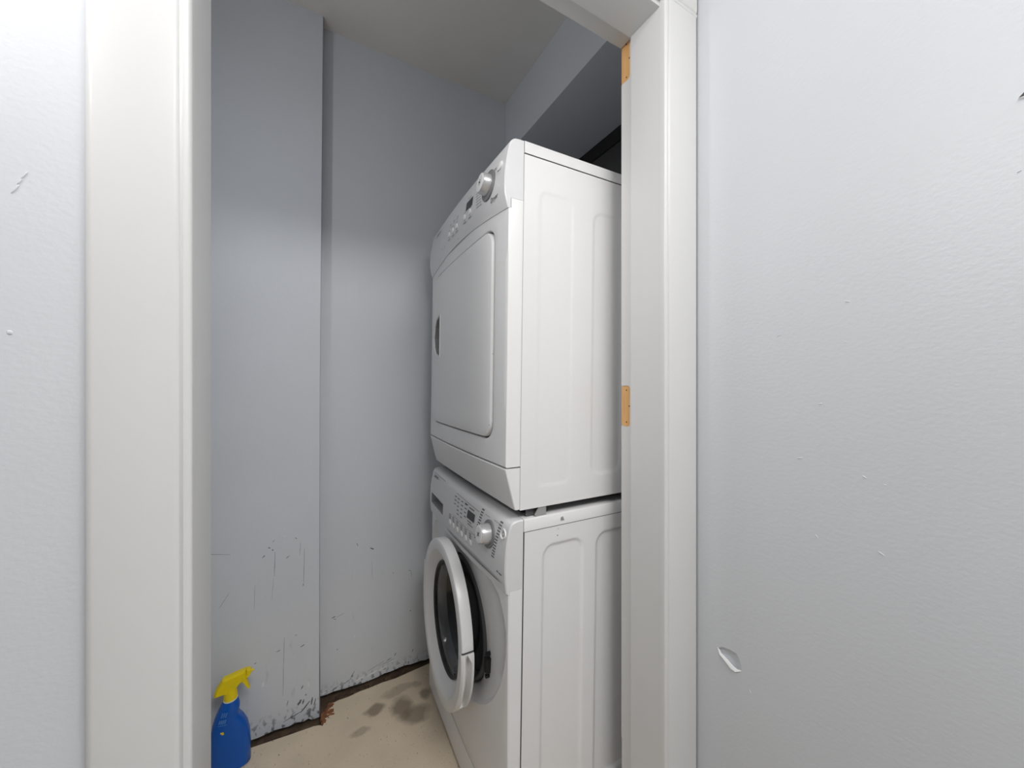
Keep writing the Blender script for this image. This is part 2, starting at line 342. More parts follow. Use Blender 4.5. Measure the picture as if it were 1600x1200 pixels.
# floor: a worn concrete slab that stops short of the back wall, dirt bed below it
fl = empty('floor', (0, 0, 0), kind='structure')
edge = [(-0.5, 1.412), (-0.15, 1.410), (-0.05, 1.402), (0.02, 1.398), (0.036, 1.393), (0.045, 1.385), (0.050, 1.397), (0.055, 1.42), (0.060, 1.435), (0.066, 1.45), (0.080, 1.466), (0.10, 1.470), (0.13, 1.468), (0.17, 1.474), (0.2, 1.473), (0.25, 1.476), (0.3, 1.472), (0.36, 1.478), (0.43, 1.484), (0.6, 1.485), (XR+0.05, 1.485)]
poly = [(-0.5, YC-0.06)]+[(x, y) for x, y in edge]+[(XR+0.05, YC-0.06)]
link('slab', *prism(poly, -0.05, 0.0), M['concrete'], fl)
link('dirt_bed', *box(-0.5, 1.30, -0.06, XR+0.05, YB+0.06, -0.030), M['dirt'], fl)
link('dirt_bed', *box(0.040, 1.30, -0.029, XR+0.05, YB+0.06, -0.007), M['dirt'], fl)
link('hall_floor', *box(-2.6, -2.4, -0.05, XE, YC-0.061, 0.0), M['hall_floor'], fl)
g = G()
for i in range(70):
    a, b_ = random.random(), random.random(); x = 0.044+0.034*a; y = 1.398+0.075*b_*(0.4+0.6*a)+0.012*a; s = 0.0025+0.0045*random.random()
    v, f = box(-s, -s*0.8, -s*0.6, s, s*0.8, s*0.6); R = Matrix.Rotation(random.random()*3, 3, 'Z') @ Matrix.Rotation(random.random()-0.5, 3, 'X')
    g.add(([tuple(R @ Vector(p)+Vector((x, y, -0.004+0.002*random.random()))) for p in v], f))
link('rubble', g.v, g.f, M['rust'], fl, kind='stuff')
g = G()
for i in range(22):
    x = 0.08+0.33*random.random(); y = 1.482+0.012*random.random(); s = 0.0015+0.003*random.random()
    v, f = box(-s*1.6, -s, -s, s*1.6, s, s); R = Matrix.Rotation(random.random()*3, 3, 'Z')
    g.add(([tuple(R @ Vector(p)+Vector((x, y, -0.003))) for p in v], f))
link('grit', g.v, g.f, M['dirt'], fl, kind='stuff')
# rest of the hall (light bounces off it)
link('wall_rear', *box(-2.6, -2.46, 0, XE, -2.4, CH), M['hall_wall'], kind='structure')
link('wall_hall_left', *box(-2.66, -2.4, 0, -2.6, YC, CH), M['hall_wall'], kind='structure')

# door frame: two jambs with stops, head, bare hinge mortises; the door itself is gone
df = empty('door_1', ((JL+JR)/2, YD, 0), kind='structure')
dx, dy = (JL+JR)/2, YD
def dlink(name, vf, m, **k):
    return link(name, [(x-dx, y-dy, z) for x, y, z in vf[0]], vf[1], m, df, **k)
def arcp(cx, cy, r, a0, a1, n=5): return [(cx+r*math.cos(a0+(a1-a0)*i/n), cy+r*math.sin(a0+(a1-a0)*i/n)) for i in range(n+1)]
YS = 0.633
# right jamb (rabbet face) cut by the mortises
v, f = prism([(JR, YD), (JR+0.019, YD), (JR+0.019, YC), (JR+0.003, YC), (JR+0.0008, YC-0.0008), (JR, YC-0.003)], 0, HEAD+0.02)
jr = dlink('jamb', (v, f), M['trim'])
MZ = [(1.036, 1.136), (1.8825, 1.985), (0.16, 0.262)]
cut = G()
for z0, z1 in MZ:
    pl = rrect(0.6455, z0, 0.70, z1, 0.0085)
    cut.add(([(JR-0.01, y, z) for y, z in pl]+[(JR+0.0028, y, z) for y, z in pl], prism(pl, 0, 1)[1]))
co = link('cutter', [(x-dx, y-dy, z) for x, y, z in cut.v], cut.f, M['trim'], df)
bo = jr.modifiers.new('cut', 'BOOLEAN'); bo.object = co; bo.solver = 'EXACT'
bpy.context.view_layer.update()
dg = bpy.context.evaluated_depsgraph_get(); me = bpy.data.meshes.new_from_object(jr.evaluated_get(dg)); jr.modifiers.clear(); jr.data = me
bpy.data.objects.remove(co)
for z0, z1 in MZ[:2]:
    pl = rrect(0.6458, z0+0.0003, 0.6748, z1-0.0003, 0.008)
    mo = dlink('hinge_mortise', ([(JR+0.0020, y, z) for y, z in pl]+[(JR+0.0030, y, z) for y, z in pl], prism(pl, 0, 1)[1]), M['wood'])
    mo['label'] = 'bare pine hinge mortise with screw holes'
    g = G()
    for hy, hz in ((0.6585, z1-0.011), (0.6495, (z0+z1)/2), (0.6585, z0+0.0105)):
        c = [(JR+0.0018, hy+0.0019*math.cos(t), hz+0.0019*math.sin(t)) for t in [i*PI/6 for i in range(12)]]
        g.v += c; g.f.append(tuple(range(len(g.v)-12, len(g.v))))
    link('screw_hole', [(x-dx, y-dy, z) for x, y, z in g.v], g.f, M['hole'], mo)
dlink('jamb', prism([(JL-0.019, YD), (JL, YD), (JL, YC), (JL-0.019, YC)], 0, HEAD+0.02), M['trim'])
dlink('jamb', box(JL, YD, HEAD, JR, YC, HEAD+0.02), M['trim'])
dlink('door_stop', prism([(JR-0.012, YD-0.0005), (JR-0.0002, YD-0.0005), (JR-0.0002, YS), (JR-0.0095, YS)]+arcp(JR-0.0095, YS-0.0025, 0.0025, PI/2, PI), 0, HEAD), M['trim'], smooth=40)
dlink('door_stop', prism([(JL+0.0002, YD-0.0005), (JL+0.012, YD-0.0005)]+arcp(JL+0.0095, YS-0.0025, 0.0025, 0, PI/2)+[(JL+0.0002, YS)], 0, HEAD), M['trim'], smooth=40)
dlink('door_stop', box(JL+0.012, YD-0.0004, HEAD-0.012, JR-0.012, YS, HEAD-0.0003), M['trim'])
# casings: profile from inner edge outwards (distance, projection)
def prof(wd, bead):
    p = [(0, 0), (0, 0.010)]+[(0.004-0.004*math.cos(t), 0.010+0.0045*math.sin(t)) for t in (0.4, 0.9, PI/2)]
    p += [(bead*0.55, 0.0148), (bead*0.72, 0.0128), (bead*0.86, 0.0122), (bead, 0.0138), (bead+0.003, 0.0145), (wd-0.006, 0.0150), (wd-0.0025, 0.0142), (wd, 0.0115), (wd, 0)]
    return p
for nm, x0, sgn, wd, bead in (('trim_1', JL+0.012, -1, 0.0835, 0.013), ('trim_2', JR-0.012, 1, 0.1075, 0.014)):
    pl = [(x0+sgn*d, YD-0.0006-h_) for d, h_ in prof(wd, bead)]
    link(nm, *prism(pl, 0, HEAD+0.0), M['trim'], kind='structure', smooth=35)
pl = [(YD-0.0006-h_, HEAD+d) for d, h_ in prof(0.095, 0.014)]
v = [(JL-0.0715, y, z) for y, z in pl]+[(JR+0.0955, y, z) for y, z in pl]
link('trim_3', v, prism(pl, 0, 1)[1], M['trim'], kind='structure', smooth=35)
# light fitting of the hall, behind the camera
pr = [(0.03, 0), (0.455, 0), (0.46, -0.006), (0.46, -0.045), (0.453, -0.047), (0.453, -0.006), (0.03, -0.004)]
t_ = empty('ceiling_light', (0.35, -0.70, CH), 0, 'round white flush ceiling light of the hall', 'light')
rs = [[(r*math.cos(a), r*math.sin(a), z) for a in [i*2*PI/40 for i in range(40)]] for r, z in pr]
link('rim', *rings(rs+[rs[0]]), M['trim'], t_, smooth=40)

# ------------------------------------------------------------------ the machines
OX, OY, RZ = 0.43937, 0.7355, math.radians(-1.4)
WD = 0.635; DP = 0.63
class Machine:
    def __init__(s, name, label, cat, zb, zref, k, bow):
        s.zb, s.zref, s.k, s.bow = zb, zref, k, bow
        s.root = empty(name, (OX, OY, zb), RZ, label, cat)
    def d(s, p):
        x, y, z = p
        wgt = min(1, max(0, -x/0.03)); t = min(1, max(0, y/WD))
        x = x-s.bow*math.sin(PI*t)*wgt+s.k*(z-s.zref)
        return (x, y, z-s.zb)
    def part(s, name, vf, m, parent=None, **k):
        return link(name, [s.d(p) for p in vf[0]], vf[1], m, parent or s.root, **k)
    def un(s, prof): return [(x-s.k*(z-s.zref), z) for x, z in prof]
def rim_side(z0, z1, x0, x1, emb, depth, nx, nz):
    """side sheet at y=0 with stamped panels"""
    def dep(x, z):
        best = 0
        for (a, b_, c, d_, r, s) in emb:
            cx, cz = (a+c)/2, (b_+d_)/2; hx, hz = (c-a)/2-r, (d_-b_)/2-r
            qx, qz = abs(x-cx)-hx, abs(z-cz)-hz
            sd = math.hypot(max(qx, 0), max(qz, 0))+min(max(qx, qz), 0)-r
            t = min(1, max(0, -sd/0.007)); best = max(best, (t*t*(3-2*t))*s)
        return best
    v = [(x0+(x1-x0)*i/nx, dep(x0+(x1-x0)*i/nx, z0+(z1-z0)*j/nz), z0+(z1-z0)*j/nz) for j in range(nz+1) for i in range(nx+1)]
    f = [(j*(nx+1)+i, j*(nx+1)+i+1, (j+1)*(nx+1)+i+1, (j+1)*(nx+1)+i) for j in range(nz) for i in range(nx)]
    return v, f
def stations(vals, lo, hi, n):
    s = [lo+(hi-lo)*i/n for i in range(n+1)]
    for a in vals:
        k = min(range(1, n), key=lambda q: abs(s[q]-a)); s[k] = a
    return sorted(s)
def console(mc, prof_, ys, arc, pocket=None, pocket_depth=0.03):
    """sweep the control panel profile from the near side to the far side"""
    rs = []
    for y in ys:
        t = y/WD; e = 0.0
        c = math.sin(PI*min(1, max(0, t)))
        ring = []
        for x, z in prof_:
            wg = min(1, max(0, (ztop_arc(prof_)-z)/0.05))
            ring.append((x, y, z+arc*c*wg))
        rs.append(ring)
    return rs
def ztop_arc(p): return min(q[1] for q in p)+0.085
def text_mesh(s, size, bold=0):
    cu = bpy.data.curves.new('t', 'FONT'); cu.body = s; cu.size = size; cu.extrude = 0; cu.offset = bold; cu.resolution_u = 3
    o = bpy.data.objects.new('t', cu); sc.collection.objects.link(o); bpy.context.view_layer.update()
    dg = bpy.context.evaluated_depsgraph_get(); me = bpy.data.meshes.new_from_object(o.evaluated_get(dg))
    v = [tuple(p.co) for p in me.vertices]; f = [tuple(p.vertices) for p in me.polygons]
    bpy.data.objects.remove(o); bpy.data.curves.remove(cu); return v, f
class Face:
    """front surface of a machine: gives the outer x at (y, z)"""
    def __init__(s, prof_): s.p = prof_
    def x(s, z): return interp(s.p, z)
def on_face(face, y, z, off): return (face.x(z)-off, y, z)
def disc_pts(face, y, z, r, off, n=24, ry=None):
    return [on_face(face, y+(ry or r)*math.cos(t), z+r*math.sin(t), off) for t in [i*2*PI/n for i in range(n)]]
def text_on(mc, face, s, size, y0, z0, m, name, off=0.0006, slant=0, bold=0, sx=1.0):
    v, f = text_mesh(s, size, bold)
    return mc.part(name, ([on_face(face, y0-(p[0]+slant*p[1])*sx, z0+p[1], off) for p in v], f), m)
def dashes(mc, face, items, m, name, off=0.0005):
    g = G()
    for y0, z0, y1, z1, h in items:
        n = max(1, int(abs(y1-y0)/0.03)); a = []; b_ = []
        for i in range(n+1):
            t = i/n; y = y0+(y1-y0)*t; z = z0+(z1-z0)*t
            a.append(on_face(face, y, z+h/2, off)); b_.append(on_face(face, y, z-h/2, off))
        g.add(rings([a, b_], closed=False))
    return mc.part(name, (g.v, g.f), m, kind='stuff')
def knob(mc, face, y, z, R0, r1, r2, L, tilt=0.0):
    xs = face.x(z)
    slope = (face.x(z+0.03)-face.x(z-0.03))/0.06
    ax = Vector((-1, 0, slope)).normalized(); up = Vector((slope, 0, 1)).normalized(); sd = Vector((0, 1, 0))
    c = Vector((xs, y, z))
    def ring(r, h, n=40): return [tuple(c+ax*h+(up*math.sin(t)+sd*math.cos(t))*r) for t in [i*2*PI/n for i in range(n)]]
    # the bow of the face is the same for the whole dial
    t = min(1, max(0, y/WD)); b_ = mc.bow*math.sin(PI*t)
    def part(name, rs, m, cap=True, parent=None):
        v, f = rings(rs, False, cap)
        v = [(p[0]-b_+mc.k*(p[2]-mc.zref), p[1], p[2]-mc.zb) for p in v]
        return link(name, v, f, m, parent or mc.root, smooth=35)
    part('dial_ring', [ring(R0, -0.006), ring(R0, 0.0012), ring(R0*0.97, 0.0022)], M['ring'])
    kb = part('knob', [ring(r1, 0.0), ring(r1, L*0.25), ring((r1+r2)/2, L*0.6), ring(r2, L-0.002), ring(r2*0.94, L)], M['silver'], False)
    part('knob_cap', [ring(r2*0.94, L), ring(r2*0.85, L+0.001), ring(r2*0.6, L+0.0006)], M['plastic'], True, kb)
    v, f = [], []
    for a in (0.5, -0.9, 2.2):
        d = up*math.sin(a)+sd*math.cos(a); e = up*math.cos(a)-sd*math.sin(a)
        q = [c+ax*(L+0.0012)+d*(-0.007)*s1+e*0.0013*s2 for s1, s2 in ((-1, -1), (1, -1), (1, 1), (-1, 1))]
        n = len(v); v += [(p[0]-b_+mc.k*(p[2]-mc.zref), p[1], p[2]-mc.zb) for p in q]; f.append((n, n+1, n+2, n+3))
    link('start_symbol', v, f, M['print'], kb)
    return kb
def button(mc, face, y, z, r, ry, h=0.003, name='button'):
    v, f = rings([disc_pts(face, y, z, r, -0.001, 20, ry), disc_pts(face, y, z, r, h*0.8, 20, ry), disc_pts(face, y, z, r*0.8, h, 20, ry*0.8)], False, True)
    return mc.part(name, (v, f), M['plastic'], smooth=40)
def round_prof(pts): return pts

# ---- tumble dryer on top
dr = Machine('tumble_dryer', 'white tumble dryer stacked on top of the washing machine, closed square door', 'dryer', 0.8496, 1.6748, 0.015, 0.008)
capd = dr.un([(0.0, 1.7049), (-0.0100, 1.7049), (-0.0215, 1.7037), (-0.0255, 1.7018), (-0.0295, 1.6990), (-0.0341, 1.6938), (-0.0362, 1.6895), (-0.038, 1.6841), (-0.0415, 1.668), (-0.0445, 1.651), (-0.0475, 1.634), (-0.0493, 1.6158), (-0.0500, 1.595), (-0.0496, 1.574), (-0.0464, 1.5577), (-0.0417, 1.5405)])
frontd = Face(capd)
fullring = capd+[(-0.034, 1.5405), (-0.034, 1.5640), (0.0, 1.5640)]
ys = [0.0, 0.0012, 0.003, 0.006]+[0.006+(WD-0.012)*i/30 for i in range(1, 31)]+[WD-0.003, WD]
def inset_ring(ring2, k):
    cx = sum(p[0] for p in ring2)/len(ring2); cz = sum(p[1] for p in ring2)/len(ring2)
    return [(x+(k if x < cx else 0)*1.0, z-(k if z > cz else -k*0)*1.0) for x, z in ring2]
def sweep_console(mc, ring2, arc):
    rs = []
    zmin = min(p[1] for p in ring2)
    for y in ys:
        e = min(y, WD-y); k = 0.003*(1-min(1, e/0.004))**2
        c = math.sin(PI*min(1, max(0, y/WD))); r2 = inset_ring(ring2, k)
        rs.append([(x, y, z+arc*c*min(1, max(0, (zmin+0.085-z)/0.05))) for x, z in r2])
    return rs
rs = sweep_console(dr, fullring, 0.024)
dr.part('control_panel', rings(rs, True, True), M['panel_plastic'], smooth=28)
# cabinet: top lid, side sheets, back
emb = [(0.043, 0.895, 0.145, 1.60, 0.022, 0.0011), (0.205, 0.905, 0.31, 1.585, 0.03, 0.0018), (0.37, 0.905, 0.47, 1.585, 0.03, 0.003), (0.53, 0.905, 0.60, 1.585, 0.03, 0.003)]
v, f = rim_side(0.8485, 1.6735, 0.0008, DP, emb, 0.003, 150, 190)
sd = dr.part('side_panel', (v, f), M['enamel'], smooth=60)
v, f = box(0.001, WD-0.001, 0.8485, DP, WD, 1.6735); dr.part('side_panel', (v, f), M['enamel'])
dr.part('back_panel', box(DP-0.002, 0.002, 0.8485, DP, WD-0.002, 1.70), M['enamel'])
lidr = [(0.0012, 1.6760), (0.0012, 1.7045), (DP, 1.7045), (DP, 1.6760)]
g = G(); rr = []
for y, k in ((-0.0008, 0.002), (0.0004, 0.0005), (0.003, 0)): rr.append([(0.0012, y, 1.6762), (0.0012, y, 1.7045-k), (DP, y, 1.7045-k), (DP, y, 1.6762)])
for y, k in ((WD-0.003, 0), (WD, 0.002)): rr.append([(0.0012, y, 1.6762), (0.0012, y, 1.7045-k), (DP, y, 1.7045-k), (DP, y, 1.6762)])
dr.part('lid', rings(rr, True, True), M['enamel'], smooth=40)
dr.part('seam_gasket', box(0.0, 0.006, 0.853, DP-0.003, WD-0.0015, 1.6765), M['seam'])
dr.part('base_tray', box(0.004, 0.004, 0.8496, DP-0.004, WD-0.004, 0.853), M['seam'])
# front panel with rounded opening, door set into it
XF = lambda z: interp(dr.un([(-0.0475, 0.9500), (-0.0389, 1.5700)]), z)
hc = (0.522, 1.306)     # centre of the handle
rect = [(0.0, 0.9500), (WD, 0.9500), (WD, 1.5635), (0.0, 1.5635)]
opening = rrect(0.069, 1.0040, 0.592, 1.5245, 0.045, 10)
doorp = rrect(0.0725, 1.0085, 0.588, 1.5190, 0.042, 10)
dh = [(0.491, 1.2345), (0.497, 1.2335), (0.54, 1.245), (0.563, 1.268), (0.574, 1.305), (0.563, 1.343), (0.54, 1.366), (0.497, 1.378), (0.491, 1.377)]
cd_ = ((0.069+0.592)/2, 1.264)
an = angles(cd_, 120, [rect, opening])
def ring_at(poly, c, an_, off, k=0.0):
    out = []
    for (y, z) in ray_poly(poly, c, an_):
        L = math.hypot(y-c[0], z-c[1]); y2 = c[0]+(y-c[0])*(L-k)/L; z2 = c[1]+(z-c[1])*(L-k)/L
        out.append((XF(z2)-off, y2, z2))
    return out
backr = [(0.0, p[1], p[2]) for p in ring_at(rect, cd_, an, 0)]
a_ = ring_at(rect, cd_, an, 0); b_ = ring_at(opening, cd_, an, 0)
rs = [backr, ring_at(rect, cd_, an, -0.0035), ring_at(rect, cd_, an, -0.0012, 0.0009), ring_at(rect, cd_, an, 0, 0.003)]
a_ = rs[-1]
rs += [lerp_ring(a_, ring_at(opening, cd_, an, 0, -0.006), t) for t in (0.25, 0.5, 0.75, 1)]
rs += [ring_at(opening, cd_, an, -0.0012, -0.002), ring_at(opening, cd_, an, -0.004), ring_at(opening, cd_, an, -0.034, 0.001)]
g = G(); g.add(rings(rs, False, False))
g.add(([(XF(p[1])+0.034, p[0], p[1]) for p in ray_poly(opening, cd_, an)], [tuple(range(len(an)))]))
dr.part('front_panel', (g.v, g.f), M['plastic'], smooth=32)
# door
an = angles(hc, 120, [doorp, dh])
rs = [ring_at(doorp, hc, an, -0.009), ring_at(doorp, hc, an, -0.001), ring_at(doorp, hc, an, 0.0024, 0.0006), ring_at(doorp, hc, an, 0.0042, 0.0025), ring_at(doorp, hc, an, 0.0052, 0.006)]
ih = ring_at(dh, hc, an, 0.0052, -0.003)
rs += [lerp_ring(rs[-1], ih, 0.12+0.88*i/8) for i in range(9)]
rs += [ring_at(dh, hc, an, 0.0052)]
door = dr.part('door', rings(rs), M['plastic'], smooth=32)
rs = [ring_at(dh, hc, an, 0.0045, -0.003), ring_at(dh, hc, an, 0.0080, -0.0015), ring_at(dh, hc, an, 0.0078, 0.001), ring_at(dh, hc, an, 0.004, 0.0022)]
rs2 = [ring_at(dh, hc, an, 0.004, 0.0022), ring_at(dh, hc, an, -0.024, 0.004), ring_at(dh, hc, an, -0.028, 0.012)]
hd = dr.part('handle', rings(rs), M['plastic'], door, smooth=35)
dr.part('handle_pocket', rings(rs2, False, True), M['pocket'], door, smooth=35)
# kick panel sloping back
pk = dr.un([(-0.0480, 0.9470), (-0.0262, 0.8510)])
rs = []
for y in ys:
    e = min(y, WD-y); k = 0.0025*(1-min(1, e/0.003))**2
    rs.append([(pk[0][0]+k+0.0012, y, pk[0][1]), (pk[0][0]+k, y, pk[0][1]-0.0025), (pk[1][0]+k, y, pk[1][1]+0.003), (pk[1][0]+k+0.002, y, pk[1][1]), (0.0, y, pk[1][1]), (0.0, y, pk[0][1])])
# the seam rises slightly towards the far side
dr.part('kick_panel', rings(rs, True, True), M['plastic'], smooth=28)
knob(dr, frontd, 0.088, 1.628, 0.037, 0.0255, 0.0235, 0.023)
fx = frontd
for y in (0.378, 0.341, 0.3055, 0.2403, 0.2005): button(dr, fx, y, 1.609, 0.0085, 0.0075, 0.0035)
button(dr, fx, 0.030, 1.648, 0.0105, 0.0105, 0.004, 'power_button')
dr.part('display', ([on_face(fx, y, z, 0.0012) for y, z in ((0.186, 1.6465), (0.186, 1.6225), (0.232, 1.6225), (0.232, 1.6465))], [(0, 1, 2, 3)]), M['display'])
text_on(dr, fx, 'Dryer', 0.0155, 0.073, 1.577, M['print'], 'lettering', slant=0.2, bold=0.0001)
text_on(dr, fx, 'SAMSUNG', 0.0125, 0.560, 1.664, M['print'], 'lettering', bold=0.0002)
it = []
for y in (0.378, 0.341, 0.3055, 0.2403, 0.2005):
    it.append((y+0.010, 1.594, y-0.010, 1.594, 0.0022)); it.append((y+0.007, 1.622, y-0.007, 1.622, 0.0018))
for k in range(3):
    it.append((0.375-k*0.032, 1.638, 0.362-k*0.032, 1.638, 0.0024)); it.append((0.370-k*0.03, 1.631, 0.358-k*0.03, 1.631, 0.0018))
for k in range(6): it.append((0.165-k*0.002, 1.640-k*0.008, 0.150-k*0.002, 1.640-k*0.008, 0.0022))
for k in range(5): it.append((0.145-k*0.002, 1.630-k*0.008, 0.132-k*0.002, 1.630-k*0.008, 0.0018))
it += [(0.062, 1.654, 0.052, 1.654, 0.006), (0.042, 1.640, 0.036, 1.640, 0.004), (0.225, 1.6545, 0.20, 1.6545, 0.0015), (0.205, 1.629-0.01, 0.19, 1.6195, 0.0018),
       (0.30, 1.568, 0.292, 1.568, 0.0014), (0.43, 1.589, 0.424, 1.589, 0.002), (0.46, 1.589, 0.454, 1.589, 0.002)]
dashes(dr, fx, it, M['print_light'], 'panel_print')
for y, z in ((0.070, 1.213), (0.0755, 1.040)):
    dr.part('paint_chip', ([(XF(z)-0.0012-0.0046*(z < 1.1), y+a, z+c) for a, c in ((0.0012, 0), (0, 0.002), (-0.0012, 0), (0, -0.002))], [(0, 1, 2, 3)]), M['seam'])
# feet of the dryer and the stacking bracket
for x, y in ((0.03, 0.05), (0.58, 0.05), (0.03, 0.585), (0.58, 0.585)):
    c = [[(x+r*math.cos(t), y+r*math.sin(t), z) for t in [i*PI/8 for i in range(16)]] for r, z in ((0.016, 0.8275), (0.018, 0.829), (0.018, 0.840), (0.012, 0.8415), (0.012, 0.8497))]
    v, f = rings(c, True, True); link('foot', [(p[0], p[1], p[2]-0.8496) for p in v], f, M['dark'], dr.root, smooth=40)
bra = [(0.030, 0.8300), (0.036, 0.8268), (0.062, 0.8280), (0.0625, 0.8500), (0.043, 0.8500), (0.037, 0.842)]
link('stacking_bracket', [(x, y, z-0.8496) for x, y, z in prism(bra, 0.003, 0.006, axis='y')[0]], prism(bra, 0, 1)[1], M['steel'], dr.root)
link('stacking_bracket', [(x, y, z-0.8496) for x, y, z in box(0.012, 0.012, 0.8285, 0.050, 0.016, 0.8485)[0]], box(0, 0, 0, 1, 1, 1)[1], M['gasket'], dr.root)

# ---- washing machine below
wm = Machine('washing_machine', 'white front loading washing machine at the bottom of the stack, round door ajar', 'washing machine', 0.0, 0.7963, 0.017, 0.008)
capw = wm.un([(-0.002, 0.8262), (-0.0110, 0.8262), (-0.0197, 0.8254), (-0.026, 0.8235), (-0.031, 0.8208), (-0.0341, 0.8175), (-0.0375, 0.8115), (-0.0399, 0.8023), (-0.0417, 0.7925), (-0.0448, 0.777), (-0.0474, 0.7604), (-0.049, 0.740), (-0.0501, 0.7191), (-0.0499, 0.7041), (-0.0491, 0.6875), (-0.0464, 0.6640), (-0.0430, 0.6616)])
fw = Face(capw)
ringw = capw+[(-0.034, 0.6616), (-0.034, 0.6680), (-0.002, 0.6680)]
# pocket of the detergent drawer: stations on y, profile points on z
yA, yB_ = 0.450, 0.606
ys2 = [y for y in ys if abs(y-yA) > 0.008 and abs(y-yB_) > 0.008]+[yA, yB_]; ys2.sort()
def zi(z): return min(range(len(ringw)), key=lambda i: abs(ringw[i][1]-z) if ringw[i][0] < -0.035 else 9)
i0, i1 = zi(0.740), zi(0.7041)
zmin = 0.6616; rs = []
for y in ys2:
    e = min(y, WD-y); k = 0.003*(1-min(1, e/0.004))**2; r2 = inset_ring(ringw, k)
    c = math.sin(PI*min(1, max(0, y/WD)))
    rs.append([(x, y, z-0.006*c*min(1, max(0, (zmin+0.04-z)/0.04))) for x, z in r2])
v, f = rings(rs, True, True); n = len(ringw); ka, kb_ = ys2.index(yA), ys2.index(yB_)
f = [q for q in f if not (len(q) == 4 and all((i // n) in range(ka, kb_+1) and i0 <= (i % n) <= i1 for i in q))]
g = G(); g.add((v, f))
wm.part('control_panel', (g.v, g.f), M['panel_plastic'], smooth=28)
def pocket_ring(k, x): return [(x, y, z) for y, z in ((yA+k, ringw[i0][1]-k), (yB_-k, ringw[i0][1]-k), (yB_-k, ringw[i1][1]+k*0.3), (yA+k, ringw[i1][1]+k*0.3))]
r0 = [(ringw[i0][0], yA, ringw[i0][1]), (ringw[i0][0], yB_, ringw[i0][1]), (ringw[i1][0], yB_, ringw[i1][1]), (ringw[i1][0], yA, ringw[i1][1])]
wm.part('drawer_pull', rings([r0, pocket_ring(0.004, -0.030), pocket_ring(0.006, -0.022)], False, True), M['pocket'])
# cabinet
emb = [(0.0505, 0.12, 0.1745, 0.7560, 0.032, 0.0042), (0.213, 0.12, 0.40, 0.7570, 0.035, 0.0045), (0.44, 0.12, 0.58, 0.757, 0.035, 0.0045)]
wm.part('side_panel', rim_side(0.03, 0.7955, 0.0008, DP, emb, 0.003, 180, 190), M['enamel'], smooth=60)
wm.part('side_panel', box(0.001, WD-0.001, 0.03, DP, WD, 0.7955), M['enamel'])
wm.part('back_panel', box(DP-0.002, 0.002, 0.03, DP, WD-0.002, 0.82), M['enamel'])
rr = []
for y, k in ((-0.0008, 0.003), (0.0008, 0.0008), (0.004, 0)): rr.append([(-0.001, y, 0.7972), (-0.001, y, 0.8262-k), (DP, y, 0.8262-k), (DP, y, 0.7972)])
for y, k in ((WD-0.004, 0), (WD, 0.003)): rr.append([(-0.001, y, 0.7972), (-0.001, y, 0.8262-k), (DP, y, 0.8262-k), (DP, y, 0.7972)])
wm.part('lid', rings(rr, True, True), M['enamel'], smooth=40)
wm.part('seam_gasket', box(-0.0022, 0.0025, 0.03, 0.0005, WD-0.0015, 0.7974), M['seam'])
wm.part('seam_gasket', box(0.0006, 0.007, 0.70, DP-0.003, WD-0.0015, 0.7974), M['seam'])
# front: rectangle, egg-shaped dish, opening, gasket
c0 = (0.328, 0.437)
XW = lambda z: interp(wm.un([(-0.0452, 0.0), (-0.0410, 0.668)]), z)
rect = [(0.0, 0.105), (WD, 0.105), (WD, 0.6675), (0.0, 0.6675)]
egg = [(0.10, 0.664), (0.045, 0.64), (0.018, 0.60), (0.009, 0.565), (0.0085, 0.53), (0.017, 0.488), (0.030, 0.445), (0.0485, 0.41), (0.078, 0.366), (0.115, 0.328), (0.155, 0.299), (0.1975, 0.276), (0.26, 0.256)]
egg = egg+[(0.3175, 0.250)]+[(WD-y, z) for y, z in reversed(egg)]
an = angles(c0, 120, [rect])
circ = lambda r, dx=0, dz=0: [(c0[0]+dx+r*math.cos(a), c0[1]+dz+r*math.sin(a)) for a in an]
def rW(poly2, off, isring=True): return [(XW(z)-off, y, z) for y, z in poly2]
def scaled(poly2, k): return [(c0[0]+(y-c0[0])*k, c0[1]+(z-c0[1])*k) for y, z in poly2]
RO = ray_poly(rect, c0, an); EG = ray_poly(egg, c0, an)
rs = [[(-0.0022, y, z) for y, z in RO], rW(RO, -0.004), rW(scaled(RO, 0.994), -0.0008), rW(scaled(RO, 0.988), 0.0)]
a_ = rs[-1]; e0 = rW(EG, 0.0)
rs += [lerp_ring(a_, e0, t) for t in (0.3, 0.6, 1.0)]
rs += [rW(scaled(EG, 0.985), -0.0035), rW(scaled(EG, 0.965), -0.0075)]
e1 = rs[-1]; o1 = rW(circ(0.176), -0.019)
rs += [lerp_ring(e1, o1, t) for t in (0.3, 0.6, 0.85, 1.0)]
rs += [rW(circ(0.171), -0.024), rW(circ(0.168), -0.040)]
wm.part('front_panel', rings(rs), M['plastic'], smooth=30)
def lathe(prof_, n=72, cap0=False, cap1=False):
    return rings([[(x, c0[0]+r*math.cos(t), c0[1]+r*math.sin(t)) for t in [i*2*PI/n for i in range(n)]] for r, x in prof_], cap0, cap1)
wm.part('door_gasket', lathe([(0.170, -0.012), (0.166, -0.020), (0.160, -0.021), (0.153, -0.012), (0.151, 0.0), (0.157, 0.012), (0.150, 0.030), (0.145, 0.050)]), M['gasket'], smooth=60)
wm.part('drum', lathe([(0.145, 0.050), (0.22, 0.055), (0.24, 0.08), (0.24, 0.38), (0.20, 0.40)], cap1=True), M['drum'], smooth=50)
